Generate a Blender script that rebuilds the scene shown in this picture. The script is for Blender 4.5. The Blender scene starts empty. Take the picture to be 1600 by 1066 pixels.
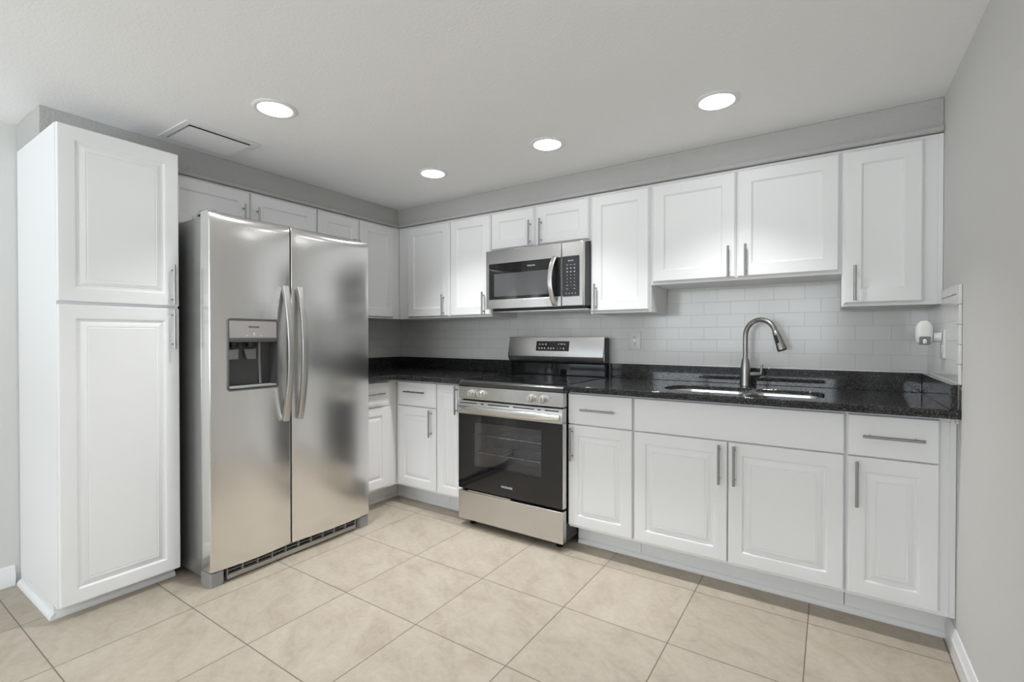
import bpy, bmesh, math, random
from mathutils import Vector, Matrix
random.seed(7)
S = bpy.context.scene
C = S.collection
PI = math.pi

# ------------------------------------------------------------------ camera, world, exposure
cam_d = bpy.data.cameras.new('camera')
cam = bpy.data.objects.new('camera', cam_d)
C.objects.link(cam)
S.camera = cam
cam_d.sensor_fit = 'HORIZONTAL'
cam_d.sensor_width = 36.0
cam_d.lens = 748.72 / 1600 * 36.0
cam_d.clip_start = 0.02
cam.location = (3.1885, -3.0, 1.179)
cam.rotation_euler = (PI / 2 - 0.0087, 0, 0.5868)

W = bpy.data.worlds.new('world')
S.world = W
W.use_nodes = True
_bg = W.node_tree.nodes['Background']
_bg.inputs['Color'].default_value = (0.86, 0.93, 1.0, 1)
_bg.inputs['Strength'].default_value = 0.6

S.view_settings.view_transform = 'Standard'
S.view_settings.look = 'None'
S.view_settings.gamma = 1
S.view_settings.use_curve_mapping = False
S.view_settings.exposure = 0.2
S.cycles.use_denoising = True
S.cycles.max_bounces = 10
S.cycles.diffuse_bounces = 6
S.cycles.glossy_bounces = 5
S.cycles.transparent_max_bounces = 12
S.cycles.sample_clamp_indirect = 6.0

LAMP_W = 62.0          # each recessed downlight (spot beam)


def daylight_or_fill(name, loc, rot, sx, sy, power, col=(0.90, 0.95, 1.0)):
    l = bpy.data.lights.new(name, 'AREA')
    l.shape = 'RECTANGLE'
    l.size, l.size_y = sx, sy
    l.energy = power
    l.color = col
    o = bpy.data.objects.new(name, l)
    o.location = loc
    o.rotation_euler = rot
    C.objects.link(o)
    return o


# daylight: skylight through the rear window; the rest are added fill lamps: one aimed up and one level
# outside the added wide window, one outside the added right-wall window
daylight_or_fill('window_daylight', (-1.40, -6.42, 1.25), (PI / 2, 0, 0), 2.3, 1.5, 14.0)
daylight_or_fill('upward_fill', (1.80, -7.00, -0.10), (PI / 2 + 0.65, 0, 0), 3.2, 1.1, 330.0)  # added unseen lamp, aimed up to brighten the ceiling
daylight_or_fill('rear_fill', (1.80, -6.42, 1.45), (PI / 2, 0, 0), 3.0, 1.15, 62.0)  # added level fill lamp, kept high behind the made-up wide window
daylight_or_fill('side_fill', (3.85, -4.70, 1.20), (PI / 2, 0, PI / 2), 1.8, 1.5, 42.0)  # added side fill, lifts the left soffit and cabinets

# ------------------------------------------------------------------ materials


def mat(name):
    m = bpy.data.materials.new(name)
    m.use_nodes = True
    nt = m.node_tree
    return m, nt, nt.nodes['Principled BSDF']


def simple(name, col, rough=0.5, metal=0.0, spec=None, coat=0.0):
    m, nt, b = mat(name)
    b.inputs['Base Color'].default_value = (*col, 1)
    b.inputs['Roughness'].default_value = rough
    b.inputs['Metallic'].default_value = metal
    if spec is not None:
        b.inputs['Specular IOR Level'].default_value = spec
    if coat:
        b.inputs['Coat Weight'].default_value = coat
        b.inputs['Coat Roughness'].default_value = 0.05
    return m


def N(nt, typ, **kw):
    n = nt.nodes.new(typ)
    for k, v in kw.items():
        setattr(n, k, v)
    return n


def noise_bump(nt, b, scale, strength, dist, detail=3, rough=0.5):
    g = N(nt, 'ShaderNodeNewGeometry')
    n = N(nt, 'ShaderNodeTexNoise')
    n.inputs['Scale'].default_value = scale
    n.inputs['Detail'].default_value = detail
    n.inputs['Roughness'].default_value = rough
    nt.links.new(g.outputs['Position'], n.inputs['Vector'])
    bp = N(nt, 'ShaderNodeBump')
    bp.inputs['Strength'].default_value = strength
    bp.inputs['Distance'].default_value = dist
    nt.links.new(n.outputs['Fac'], bp.inputs['Height'])
    nt.links.new(bp.outputs['Normal'], b.inputs['Normal'])


def painted(name, col, rough, scale, strength, dist):
    m, nt, b = mat(name)
    b.inputs['Base Color'].default_value = (*col, 1)
    b.inputs['Roughness'].default_value = rough
    noise_bump(nt, b, scale, strength, dist)
    return m


def steel(name, col, rough, tangent_axis='Z', aniso=0.6, streak='Z'):
    m, nt, b = mat(name)
    b.inputs['Metallic'].default_value = 1.0
    b.inputs['Roughness'].default_value = rough
    b.inputs['Anisotropic'].default_value = aniso
    t = N(nt, 'ShaderNodeTangent', direction_type='RADIAL', axis=tangent_axis)
    nt.links.new(t.outputs[0], b.inputs['Tangent'])
    g = N(nt, 'ShaderNodeNewGeometry')
    mp = N(nt, 'ShaderNodeMapping')
    s = {'X': (3, 900, 900), 'Z': (900, 900, 4)}[streak]
    mp.inputs['Scale'].default_value = s
    nt.links.new(g.outputs['Position'], mp.inputs['Vector'])
    n = N(nt, 'ShaderNodeTexNoise')
    n.inputs['Scale'].default_value = 1.0
    n.inputs['Detail'].default_value = 2
    nt.links.new(mp.outputs[0], n.inputs['Vector'])
    r = N(nt, 'ShaderNodeMapRange')
    r.inputs['To Min'].default_value = 0.93
    r.inputs['To Max'].default_value = 1.07
    nt.links.new(n.outputs['Fac'], r.inputs['Value'])
    mx = N(nt, 'ShaderNodeVectorMath', operation='SCALE')
    mx.inputs[0].default_value = col
    nt.links.new(r.outputs[0], mx.inputs['Scale'])
    nt.links.new(mx.outputs[0], b.inputs['Base Color'])
    return m


M = {}
M['cab'] = simple('white_cabinet_paint', (0.83, 0.83, 0.832), 0.46)
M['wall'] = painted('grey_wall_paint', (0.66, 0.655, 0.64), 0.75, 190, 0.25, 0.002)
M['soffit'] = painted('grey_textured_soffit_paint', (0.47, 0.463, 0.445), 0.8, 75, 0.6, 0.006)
M['ceil'] = painted('white_orange_peel_ceiling', (0.89, 0.89, 0.89), 0.85, 110, 0.35, 0.003)
M['trim'] = simple('white_trim_paint', (0.82, 0.82, 0.83), 0.4)
M['steel'] = steel('brushed_stainless', (0.82, 0.81, 0.795), 0.23, 'Z', 0.6, 'Z')
M['steelx'] = steel('brushed_stainless_horizontal', (0.62, 0.61, 0.595), 0.24, 'X', 0.5, 'X')
M['side'] = simple('grey_metal_fridge_side', (0.45, 0.45, 0.44), 0.3, 0.9)
M['nickel'] = simple('brushed_nickel', (0.38, 0.375, 0.365), 0.32, 1.0)
M['bright'] = simple('polished_steel', (0.75, 0.74, 0.72), 0.2, 1.0)
M['black'] = simple('black_plastic', (0.012, 0.012, 0.013), 0.35)
M['dark'] = simple('dark_grey_plastic', (0.07, 0.07, 0.069), 0.3)
M['midgrey'] = simple('grey_plastic', (0.30, 0.30, 0.30), 0.4)
M['panel'] = simple('warm_grey_panel', (0.36, 0.345, 0.33), 0.35, 0.3)
M['blackglass'] = simple('black_glass', (0.010, 0.010, 0.011), 0.05, 0, 0.6)
M['white'] = simple('white_plastic', (0.82, 0.82, 0.80), 0.35)
M['print'] = simple('pale_grey_print', (0.75, 0.75, 0.75), 0.5)
M['keyprint'] = simple('grey_key_print', (0.38, 0.38, 0.38), 0.5)
M['printdark'] = simple('dark_grey_print', (0.06, 0.06, 0.06), 0.5)
M['knob'] = simple('silver_knob', (0.62, 0.60, 0.57), 0.3, 0.8)
M['enamel'] = simple('grey_oven_enamel', (0.55, 0.55, 0.56), 0.4)
M['ring'] = simple('grey_burner_print', (0.05, 0.05, 0.052), 0.2)
M['voidm'] = simple('shadow_gap_black', (0.01, 0.01, 0.01), 0.8)


def glass(name, tint, opaque=0.0):
    m = bpy.data.materials.new(name)
    m.use_nodes = True
    nt = m.node_tree
    nt.nodes.remove(nt.nodes['Principled BSDF'])
    out = nt.nodes['Material Output']
    tr = N(nt, 'ShaderNodeBsdfTransparent')
    tr.inputs[0].default_value = (*tint, 1)
    gl = N(nt, 'ShaderNodeBsdfGlossy')
    gl.inputs['Roughness'].default_value = 0.03
    fr = N(nt, 'ShaderNodeFresnel')
    fr.inputs[0].default_value = 1.5
    mx = N(nt, 'ShaderNodeMixShader')
    nt.links.new(fr.outputs[0], mx.inputs[0])
    nt.links.new(tr.outputs[0], mx.inputs[1])
    nt.links.new(gl.outputs[0], mx.inputs[2])
    nt.links.new(mx.outputs[0], out.inputs[0])
    return m


M['glass'] = glass('window_glass', (0.96, 0.98, 0.98))
M['ovenglass'] = glass('tinted_oven_glass', (0.80, 0.80, 0.82))


def emit(name, col, strength):
    m = bpy.data.materials.new(name)
    m.use_nodes = True
    nt = m.node_tree
    nt.nodes.remove(nt.nodes['Principled BSDF'])
    e = N(nt, 'ShaderNodeEmission')
    e.inputs[0].default_value = (*col, 1)
    e.inputs[1].default_value = strength
    nt.links.new(e.outputs[0], nt.nodes['Material Output'].inputs[0])
    return m


LENS_R = 0.069
M['lens'] = emit('lit_lamp_lens', (0.985, 0.99, 1.0), 23.0)


def granite():
    m, nt, b = mat('black_speckled_granite')
    g = N(nt, 'ShaderNodeNewGeometry')
    v = N(nt, 'ShaderNodeTexNoise')
    v.inputs['Scale'].default_value = 300
    v.inputs['Detail'].default_value = 2
    nt.links.new(g.outputs['Position'], v.inputs['Vector'])
    n2 = N(nt, 'ShaderNodeTexVoronoi')
    n2.inputs['Scale'].default_value = 210
    nt.links.new(g.outputs['Position'], n2.inputs['Vector'])
    r = N(nt, 'ShaderNodeValToRGB')
    r.color_ramp.elements[0].position = 0.50
    r.color_ramp.elements[0].color = (0.010, 0.010, 0.011, 1)
    r.color_ramp.elements[1].position = 0.72
    r.color_ramp.elements[1].color = (0.13, 0.13, 0.127, 1)
    nt.links.new(v.outputs['Fac'], r.inputs['Fac'])
    r2 = N(nt, 'ShaderNodeValToRGB')
    r2.color_ramp.elements[0].position = 0.10
    r2.color_ramp.elements[0].color = (0.16, 0.16, 0.155, 1)
    r2.color_ramp.elements[1].position = 0.22
    r2.color_ramp.elements[1].color = (0, 0, 0, 1)
    nt.links.new(n2.outputs['Distance'], r2.inputs['Fac'])
    mx = N(nt, 'ShaderNodeMix', data_type='RGBA', blend_type='ADD')
    mx.inputs['Factor'].default_value = 0.35
    nt.links.new(r.outputs[0], mx.inputs['A'])
    nt.links.new(r2.outputs[0], mx.inputs['B'])
    nt.links.new(mx.outputs['Result'], b.inputs['Base Color'])
    b.inputs['Roughness'].default_value = 0.06
    b.inputs['Specular IOR Level'].default_value = 0.5
    return m


M['granite'] = granite()


def floor_tile():
    m, nt, b = mat('beige_stone_floor_tile')
    L = nt.links.new
    PX, PY, X0, Y0 = 0.4455, 0.4500, 1.3335, -0.6920
    g = N(nt, 'ShaderNodeNewGeometry')
    sub = N(nt, 'ShaderNodeVectorMath', operation='SUBTRACT')
    sub.inputs[1].default_value = (X0, Y0, 0)
    L(g.outputs['Position'], sub.inputs[0])
    div = N(nt, 'ShaderNodeVectorMath', operation='DIVIDE')
    div.inputs[1].default_value = (PX, PY, 1)
    L(sub.outputs[0], div.inputs[0])
    fl = N(nt, 'ShaderNodeVectorMath', operation='FLOOR')
    L(div.outputs[0], fl.inputs[0])
    fr = N(nt, 'ShaderNodeVectorMath', operation='FRACTION')
    L(div.outputs[0], fr.inputs[0])
    wn = N(nt, 'ShaderNodeTexWhiteNoise', noise_dimensions='2D')
    L(fl.outputs[0], wn.inputs['Vector'])
    # grout mask: distance from the cell edge
    sep = N(nt, 'ShaderNodeSeparateXYZ')
    L(fr.outputs[0], sep.inputs[0])

    def edge(o):
        a = N(nt, 'ShaderNodeMath', operation='SUBTRACT')
        a.inputs[1].default_value = 0.5
        L(o, a.inputs[0])
        c = N(nt, 'ShaderNodeMath', operation='ABSOLUTE')
        L(a.outputs[0], c.inputs[0])
        return c.outputs[0]
    mxm = N(nt, 'ShaderNodeMath', operation='MAXIMUM')
    L(edge(sep.outputs[0]), mxm.inputs[0])
    L(edge(sep.outputs[1]), mxm.inputs[1])
    gm = N(nt, 'ShaderNodeMapRange')
    gm.inputs['From Min'].default_value = 0.4945
    gm.inputs['From Max'].default_value = 0.4965
    L(mxm.outputs[0], gm.inputs['Value'])
    # veins: streaked noise, turned a little differently on each tile
    sc = N(nt, 'ShaderNodeVectorMath', operation='SCALE')
    sc.inputs['Scale'].default_value = 30
    L(wn.outputs['Color'], sc.inputs[0])
    ad = N(nt, 'ShaderNodeVectorMath', operation='ADD')
    L(g.outputs['Position'], ad.inputs[0])
    L(sc.outputs[0], ad.inputs[1])
    ang = N(nt, 'ShaderNodeMath', operation='MULTIPLY_ADD')
    ang.inputs[1].default_value = 0.9
    ang.inputs[2].default_value = 0.25
    L(wn.outputs['Value'], ang.inputs[0])
    rot = N(nt, 'ShaderNodeVectorRotate', rotation_type='Z_AXIS')
    L(ad.outputs[0], rot.inputs['Vector'])
    L(ang.outputs[0], rot.inputs['Angle'])
    mp = N(nt, 'ShaderNodeMapping')
    mp.inputs['Scale'].default_value = (2.6, 4.6, 1)
    L(rot.outputs[0], mp.inputs['Vector'])
    n1 = N(nt, 'ShaderNodeTexNoise')
    n1.inputs['Scale'].default_value = 2.2
    n1.inputs['Detail'].default_value = 9
    n1.inputs['Roughness'].default_value = 0.68
    n1.inputs['Distortion'].default_value = 0.6
    L(mp.outputs[0], n1.inputs['Vector'])
    r = N(nt, 'ShaderNodeValToRGB')
    e = r.color_ramp.elements
    e[0].position = 0.30
    e[0].color = (0.345, 0.292, 0.230, 1)
    e[1].position = 0.72
    e[1].color = (0.455, 0.402, 0.330, 1)
    x = e.new(0.5)
    x.color = (0.408, 0.355, 0.286, 1)
    L(n1.outputs['Fac'], r.inputs['Fac'])
    # fine mottling
    n2 = N(nt, 'ShaderNodeTexNoise')
    n2.inputs['Scale'].default_value = 38
    n2.inputs['Detail'].default_value = 8
    n2.inputs['Roughness'].default_value = 0.7
    L(g.outputs['Position'], n2.inputs['Vector'])
    mr = N(nt, 'ShaderNodeMapRange')
    mr.inputs['To Min'].default_value = 0.80
    mr.inputs['To Max'].default_value = 1.20
    L(n2.outputs['Fac'], mr.inputs['Value'])
    mr2 = N(nt, 'ShaderNodeMapRange')
    mr2.inputs['To Min'].default_value = 0.96
    mr2.inputs['To Max'].default_value = 1.05
    L(wn.outputs['Value'], mr2.inputs['Value'])
    mm = N(nt, 'ShaderNodeMath', operation='MULTIPLY')
    L(mr.outputs[0], mm.inputs[0])
    L(mr2.outputs[0], mm.inputs[1])
    vs = N(nt, 'ShaderNodeVectorMath', operation='SCALE')
    L(r.outputs[0], vs.inputs[0])
    L(mm.outputs[0], vs.inputs['Scale'])
    mix = N(nt, 'ShaderNodeMix', data_type='RGBA')
    mix.inputs['B'].default_value = (0.15, 0.125, 0.10, 1)
    L(gm.outputs[0], mix.inputs['Factor'])
    L(vs.outputs[0], mix.inputs['A'])
    L(mix.outputs['Result'], b.inputs['Base Color'])
    b.inputs['Roughness'].default_value = 0.42
    inv = N(nt, 'ShaderNodeMath', operation='MULTIPLY_ADD')
    inv.inputs[1].default_value = -1
    inv.inputs[2].default_value = 1
    L(gm.outputs[0], inv.inputs[0])
    h = N(nt, 'ShaderNodeMath', operation='MULTIPLY_ADD')
    h.inputs[1].default_value = 0.25
    L(n1.outputs['Fac'], h.inputs[0])
    L(inv.outputs[0], h.inputs[2])
    bp = N(nt, 'ShaderNodeBump')
    bp.inputs['Strength'].default_value = 0.4
    bp.inputs['Distance'].default_value = 0.002
    L(h.outputs[0], bp.inputs['Height'])
    L(bp.outputs['Normal'], b.inputs['Normal'])
    return m


M['floor'] = floor_tile()


def subway(name, axis, u0, z0):
    """running-bond subway tile on a wall; axis = the horizontal world axis"""
    m, nt, b = mat(name)
    L = nt.links.new
    g = N(nt, 'ShaderNodeNewGeometry')
    sep = N(nt, 'ShaderNodeSeparateXYZ')
    L(g.outputs['Position'], sep.inputs[0])
    cmb = N(nt, 'ShaderNodeCombineXYZ')
    a = N(nt, 'ShaderNodeMath', operation='SUBTRACT')
    a.inputs[1].default_value = u0
    L(sep.outputs[axis], a.inputs[0])
    z = N(nt, 'ShaderNodeMath', operation='SUBTRACT')
    z.inputs[1].default_value = z0
    L(sep.outputs[2], z.inputs[0])
    L(a.outputs[0], cmb.inputs[0])
    L(z.outputs[0], cmb.inputs[1])
    br = N(nt, 'ShaderNodeTexBrick')
    br.offset = 0.5
    br.offset_frequency = 2
    br.squash = 1.0
    br.inputs['Color1'].default_value = (0.74, 0.735, 0.715, 1)
    br.inputs['Color2'].default_value = (0.77, 0.765, 0.745, 1)
    br.inputs['Mortar'].default_value = (0.62, 0.615, 0.60, 1)
    br.inputs['Scale'].default_value = 1.0
    br.inputs['Brick Width'].default_value = 0.1455
    br.inputs['Row Height'].default_value = 0.0732
    br.inputs['Mortar Size'].default_value = 0.0014
    br.inputs['Mortar Smooth'].default_value = 0.2
    L(cmb.outputs[0], br.inputs['Vector'])
    L(br.outputs['Color'], b.inputs['Base Color'])
    b.inputs['Roughness'].default_value = 0.14
    inv = N(nt, 'ShaderNodeMath', operation='SUBTRACT')
    inv.inputs[0].default_value = 1.0
    L(br.outputs['Fac'], inv.inputs[1])
    bp = N(nt, 'ShaderNodeBump')
    bp.inputs['Strength'].default_value = 0.5
    bp.inputs['Distance'].default_value = 0.0015
    L(inv.outputs[0], bp.inputs['Height'])
    L(bp.outputs['Normal'], b.inputs['Normal'])
    return m


M['tileback'] = subway('white_subway_tile_back', 0, 3.0735, 1.0166)
M['tileside'] = subway('white_subway_tile_side', 1, -0.635, 1.0166)

# ------------------------------------------------------------------ mesh helpers


def box(bm, x0, x1, y0, y1, z0, z1):
    v = [bm.verts.new(p) for p in ((x0, y0, z0), (x1, y0, z0), (x1, y1, z0), (x0, y1, z0),
                                   (x0, y0, z1), (x1, y0, z1), (x1, y1, z1), (x0, y1, z1))]
    for f in ((0, 3, 2, 1), (4, 5, 6, 7), (0, 1, 5, 4), (1, 2, 6, 5), (2, 3, 7, 6), (3, 0, 4, 7)):
        bm.faces.new([v[i] for i in f])
    return bm


def BOX(*a):
    return box(bmesh.new(), *a)


def loft(bm, rings, cap=True, close=True):
    """rings: lists of points with the same count"""
    vr = [[bm.verts.new(p) for p in r] for r in rings]
    n = len(rings[0])
    for a, b in zip(vr, vr[1:]):
        for i in range(n if close else n - 1):
            j = (i + 1) % n
            bm.faces.new((a[i], a[j], b[j], b[i]))
    if cap:
        bm.faces.new(list(reversed(vr[0])))
        bm.faces.new(vr[-1])
    return vr


def cyl(bm, c, axis, r, h, n=24, r2=None):
    """cylinder / cone from point c along axis"""
    ax = Vector(axis).normalized()
    u = ax.orthogonal().normalized()
    w = ax.cross(u)
    c = Vector(c)
    r2 = r if r2 is None else r2

    def ring(cc, rr):
        return [cc + (u * math.cos(2 * PI * i / n) + w * math.sin(2 * PI * i / n)) * rr for i in range(n)]
    loft(bm, [ring(c, r), ring(c + ax * h, r2)])


def lathe(bm, prof, c=(0, 0, 0), axis=(0, 0, 1), n=32, cap=True):
    ax = Vector(axis).normalized()
    u = ax.orthogonal().normalized()
    w = ax.cross(u)
    c = Vector(c)
    loft(bm, [[c + ax * h + (u * math.cos(2 * PI * i / n) + w * math.sin(2 * PI * i / n)) * r for i in range(n)]
              for r, h in prof], cap)


def sweep(bm, pts, section, up):
    """section: 2-D points (a, b): a along up, b along the normal; up is a fixed direction"""
    pts = [Vector(p) for p in pts]
    up = Vector(up).normalized()
    rings = []
    for i, p in enumerate(pts):
        t = (pts[min(i + 1, len(pts) - 1)] - pts[max(i - 1, 0)]).normalized()
        nrm = up.cross(t).normalized()
        s = section(i / (len(pts) - 1)) if callable(section) else section
        rings.append([p + up * a + nrm * b for a, b in s])
    loft(bm, rings)


def tube(bm, pts, r, n=14):
    pts = [Vector(p) for p in pts]
    t0 = (pts[1] - pts[0]).normalized()
    u = t0.orthogonal().normalized()
    rings = []
    for i, p in enumerate(pts):
        t = (pts[min(i + 1, len(pts) - 1)] - pts[max(i - 1, 0)]).normalized()
        u = (u - t * u.dot(t)).normalized()
        w = t.cross(u)
        rr = r(i / (len(pts) - 1)) if callable(r) else r
        rings.append([p + (u * math.cos(2 * PI * k / n) + w * math.sin(2 * PI * k / n)) * rr for k in range(n)])
    loft(bm, rings)


def rrect(x0, x1, y0, y1, r, seg=6):
    """rounded rectangle, counter-clockwise; r = one radius or four (x0y0, x1y0, x1y1, x0y1)"""
    rs = r if isinstance(r, (tuple, list)) else (r,) * 4
    out = []
    for (cx, cy, a0), rr in zip(((x0, y0, PI), (x1, y0, 1.5 * PI), (x1, y1, 0), (x0, y1, 0.5 * PI)), rs):
        ox = cx + (rr if cx == x0 else -rr)
        oy = cy + (rr if cy == y0 else -rr)
        for k in range(seg + 1):
            a = a0 + 0.5 * PI * k / seg
            out.append((ox + rr * math.cos(a), oy + rr * math.sin(a)))
    return out


def prism(bm, outer, z0, z1, holes=()):
    """extruded plan outline with holes"""
    loops = [outer] + list(holes)
    tops = []
    edges = []
    for lp in loops:
        vs = [bm.verts.new((x, y, z1)) for x, y in lp]
        tops.append(vs)
        for i in range(len(vs)):
            edges.append(bm.edges.new((vs[i], vs[(i + 1) % len(vs)])))
    if holes:
        r = bmesh.ops.triangle_fill(bm, use_beauty=True, edges=edges)
        faces = [f for f in r['geom'] if isinstance(f, bmesh.types.BMFace)]
    else:
        faces = [bm.faces.new(tops[0])]
    r = bmesh.ops.extrude_face_region(bm, geom=faces, use_keep_orig=True)
    ev = [v for v in r['geom'] if isinstance(v, bmesh.types.BMVert)]
    bmesh.ops.translate(bm, verts=ev, vec=(0, 0, z0 - z1))
    bmesh.ops.recalc_face_normals(bm, faces=bm.faces)
    return bm


def obj(name, bm, m, parent=None, bevel=0.0, seg=2, smooth=True, angle=35, recalc=True):
    if recalc:
        bmesh.ops.recalc_face_normals(bm, faces=bm.faces)
    me = bpy.data.meshes.new(name)
    bm.to_mesh(me)
    bm.free()
    return link(name, me, m, parent, bevel, seg, smooth, angle)


def link(name, me, m, parent=None, bevel=0.0, seg=2, smooth=True, angle=35):
    me.materials.clear()
    me.materials.append(m)
    if smooth:
        for p in me.polygons:
            p.use_smooth = True
        me.set_sharp_from_angle(angle=math.radians(angle))
    o = bpy.data.objects.new(name, me)
    C.objects.link(o)
    if parent:
        o.parent = parent
    if bevel:
        b = o.modifiers.new('bevel', 'BEVEL')
        b.width = bevel
        b.segments = seg
        b.limit_method = 'ANGLE'
        b.angle_limit = math.radians(40)
    return o


def thing(name, label, cat, loc=(0, 0, 0), rotz=0.0, group=None):
    o = bpy.data.objects.new(name, None)
    o.empty_display_size = 0.1
    C.objects.link(o)
    o.location = loc
    o.rotation_euler = (0, 0, rotz)
    o['label'] = label
    o['category'] = cat
    if group:
        o['group'] = group
    return o


def tag(o, label, cat, group=None):
    o['label'] = label
    o['category'] = cat
    if group:
        o['group'] = group
    return o


def struct(name, bm, m, **kw):
    o = obj(name, bm, m, **kw)
    o['kind'] = 'structure'
    return o


def text(name, s, size, m, parent, origin, xdir, ydir, stretch=1.0, depth=0.0006):
    """raised lettering: centred at origin, reading along xdir, upright along ydir"""
    cu = bpy.data.curves.new(name, 'FONT')
    cu.body = s
    cu.size = size
    cu.extrude = depth
    cu.align_x = 'CENTER'
    cu.align_y = 'CENTER'
    t = bpy.data.objects.new(name, cu)
    C.objects.link(t)
    bpy.context.view_layer.update()
    dg = bpy.context.evaluated_depsgraph_get()
    me = bpy.data.meshes.new_from_object(t.evaluated_get(dg))
    bpy.data.objects.remove(t)
    bpy.data.curves.remove(cu)
    x = Vector(xdir).normalized()
    y = Vector(ydir).normalized()
    z = x.cross(y)
    mt = Matrix((x, y, z)).transposed().to_4x4()
    me.transform(Matrix.Translation(origin) @ mt @ Matrix.Diagonal((stretch, 1, 1, 1)))
    me.name = name
    return link(name, me, m, parent, smooth=False)


# ------------------------------------------------------------------ the setting
XR = 3.581      # right wall
ZC = 2.1865     # ceiling
ZS = 2.0608     # soffit underside
YR = -6.2       # rear wall of the room behind the camera
XL = -3.0       # far wall of the living area

struct('floor', BOX(XL - 0.12, XR + 0.12, YR - 0.12, 0.12, -0.08, 0), M['floor'], smooth=False)
struct('ceiling', BOX(XL - 0.12, XR + 0.12, YR - 0.12, 0.12, ZC, ZC + 0.08), M['ceil'], smooth=False)
struct('wall_back', BOX(XL - 0.12, XR + 0.12, 0.0, 0.12, 0, ZC), M['wall'], smooth=False)
# left kitchen wall, stepping out a little behind the refrigerator
_bm = bmesh.new()
prism(_bm, [(-0.16, -3.25), (-0.042, -3.25), (-0.042, -1.30), (0.0, -1.30), (0.0, 0.0), (-0.16, 0.0)], 0, ZC)
struct('wall_left', _bm, M['wall'], smooth=False)


WIDE = (0.30, 3.30, 0.40, 2.05)       # wide rear window, made up to let fill light in
WIN = (-2.55, -0.25, 0.50, 2.00)      # window in the rear wall
ADDED_WIN = (-5.70, -3.70, 0.40, 2.00)     # made-up window in the right wall behind the camera, for side light
_bm = bmesh.new()
for a, b, c, d in ((YR - 0.12, ADDED_WIN[0], 0, ZC), (ADDED_WIN[1], 0.0, 0, ZC), (ADDED_WIN[0], ADDED_WIN[1], 0, ADDED_WIN[2]), (ADDED_WIN[0], ADDED_WIN[1], ADDED_WIN[3], ZC)):
    box(_bm, XR, XR + 0.12, a, b, c, d)
struct('wall_right', _bm, M['wall'], smooth=False)
_bm = bmesh.new()
for y in (ADDED_WIN[0], (ADDED_WIN[0] + ADDED_WIN[1]) / 2 - 0.03, ADDED_WIN[1] - 0.06):
    box(_bm, XR + 0.03, XR + 0.09, y, y + 0.06, ADDED_WIN[2], ADDED_WIN[3])
for z in (ADDED_WIN[2], ADDED_WIN[3] - 0.06):
    box(_bm, XR + 0.035, XR + 0.085, ADDED_WIN[0], ADDED_WIN[1], z, z + 0.06)
_w = struct('added_window_side', _bm, M['trim'], smooth=False)  # unseen window, added as an inlet for the side fill
for k in (0, 1):
    y = ADDED_WIN[0] + 0.06 + k * 0.97
    obj('pane', BOX(XR + 0.057, XR + 0.063, y, y + 0.91, ADDED_WIN[2] + 0.06, ADDED_WIN[3] - 0.06), M['glass'], _w, smooth=False)
_bm = bmesh.new()
for a, b, c, d in ((XL - 0.12, WIN[0], 0, ZC), (WIN[1], WIDE[0], 0, ZC), (WIDE[1], XR, 0, ZC), (WIN[0], WIN[1], 0, WIN[2]),
                   (WIN[0], WIN[1], WIN[3], ZC), (WIDE[0], WIDE[1], 0, WIDE[2]), (WIDE[0], WIDE[1], WIDE[3], ZC)):
    box(_bm, a, b, YR - 0.12, YR, c, d)
struct('wall_rear', _bm, M['wall'], smooth=False)
struct('wall_far', BOX(XL - 0.12, XL, YR, 0.0, 0, ZC), M['wall'], smooth=False)
# windows: frame as the structure object, panes as its children
for nm, (u0, u1, z0, z1), nu in (('window_1', WIN, 2), ('added_window_rear', WIDE, 3)):  # the wide one is added to let fill light in
    _bm = bmesh.new()
    for k in range(nu + 1):
        u = u0 + (u1 - u0 - 0.06) * k / nu
        box(_bm, u, u + 0.06, YR - 0.09, YR - 0.03, z0, z1)
    for z in (z0, z1 - 0.06):
        box(_bm, u0, u1, YR - 0.085, YR - 0.035, z, z + 0.06)
    _w = struct(nm, _bm, M['trim'], smooth=False)
    for k in range(nu):
        u = u0 + (u1 - u0 - 0.06) * k / nu + 0.06
        obj('pane', BOX(u, u + (u1 - u0 - 0.06) / nu - 0.06, YR - 0.064, YR - 0.058, z0 + 0.06, z1 - 0.06), M['glass'], _w, smooth=False)

# soffit: an L along both walls above the cabinets
_bm = bmesh.new()
prism(_bm, [(-0.042, -2.40), (0.325, -2.40), (0.325, -0.318), (XR, -0.318), (XR, 0.0), (-0.042, 0.0)], ZS, ZC)
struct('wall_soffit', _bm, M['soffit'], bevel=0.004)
# thin bead under the soffit edge
_bm = bmesh.new()
box(_bm, 0.352, XR - 0.001, -0.345, -0.3185, 2.037, ZS - 0.001)
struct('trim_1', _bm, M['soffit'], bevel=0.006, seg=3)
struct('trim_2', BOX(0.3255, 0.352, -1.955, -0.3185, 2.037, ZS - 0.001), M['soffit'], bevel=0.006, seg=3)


def base_profile(t, h):
    return [(0, 0), (t, 0), (t, h * 0.62), (t * 0.72, h * 0.68), (t * 0.62, h * 0.86), (t * 0.3, h), (0, h)]


# baseboards
_bm = bmesh.new()
loft(_bm, [[(XR - a, y, z) for a, z in base_profile(0.015, 0.095)] for y in (-3.55, -0.515)])
struct('baseboard_right', _bm, M['trim'])
_bm = bmesh.new()
loft(_bm, [[(-0.042 + a, y, z) for a, z in base_profile(0.014, 0.095)] for y in (-3.25, -2.418)])
struct('baseboard_left', _bm, M['trim'])


def quarter(t, h):
    return [(0, 0), (t, 0), (t, h * 0.3), (t * 0.86, h * 0.62), (t * 0.5, h * 0.9), (0, h)]


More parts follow.
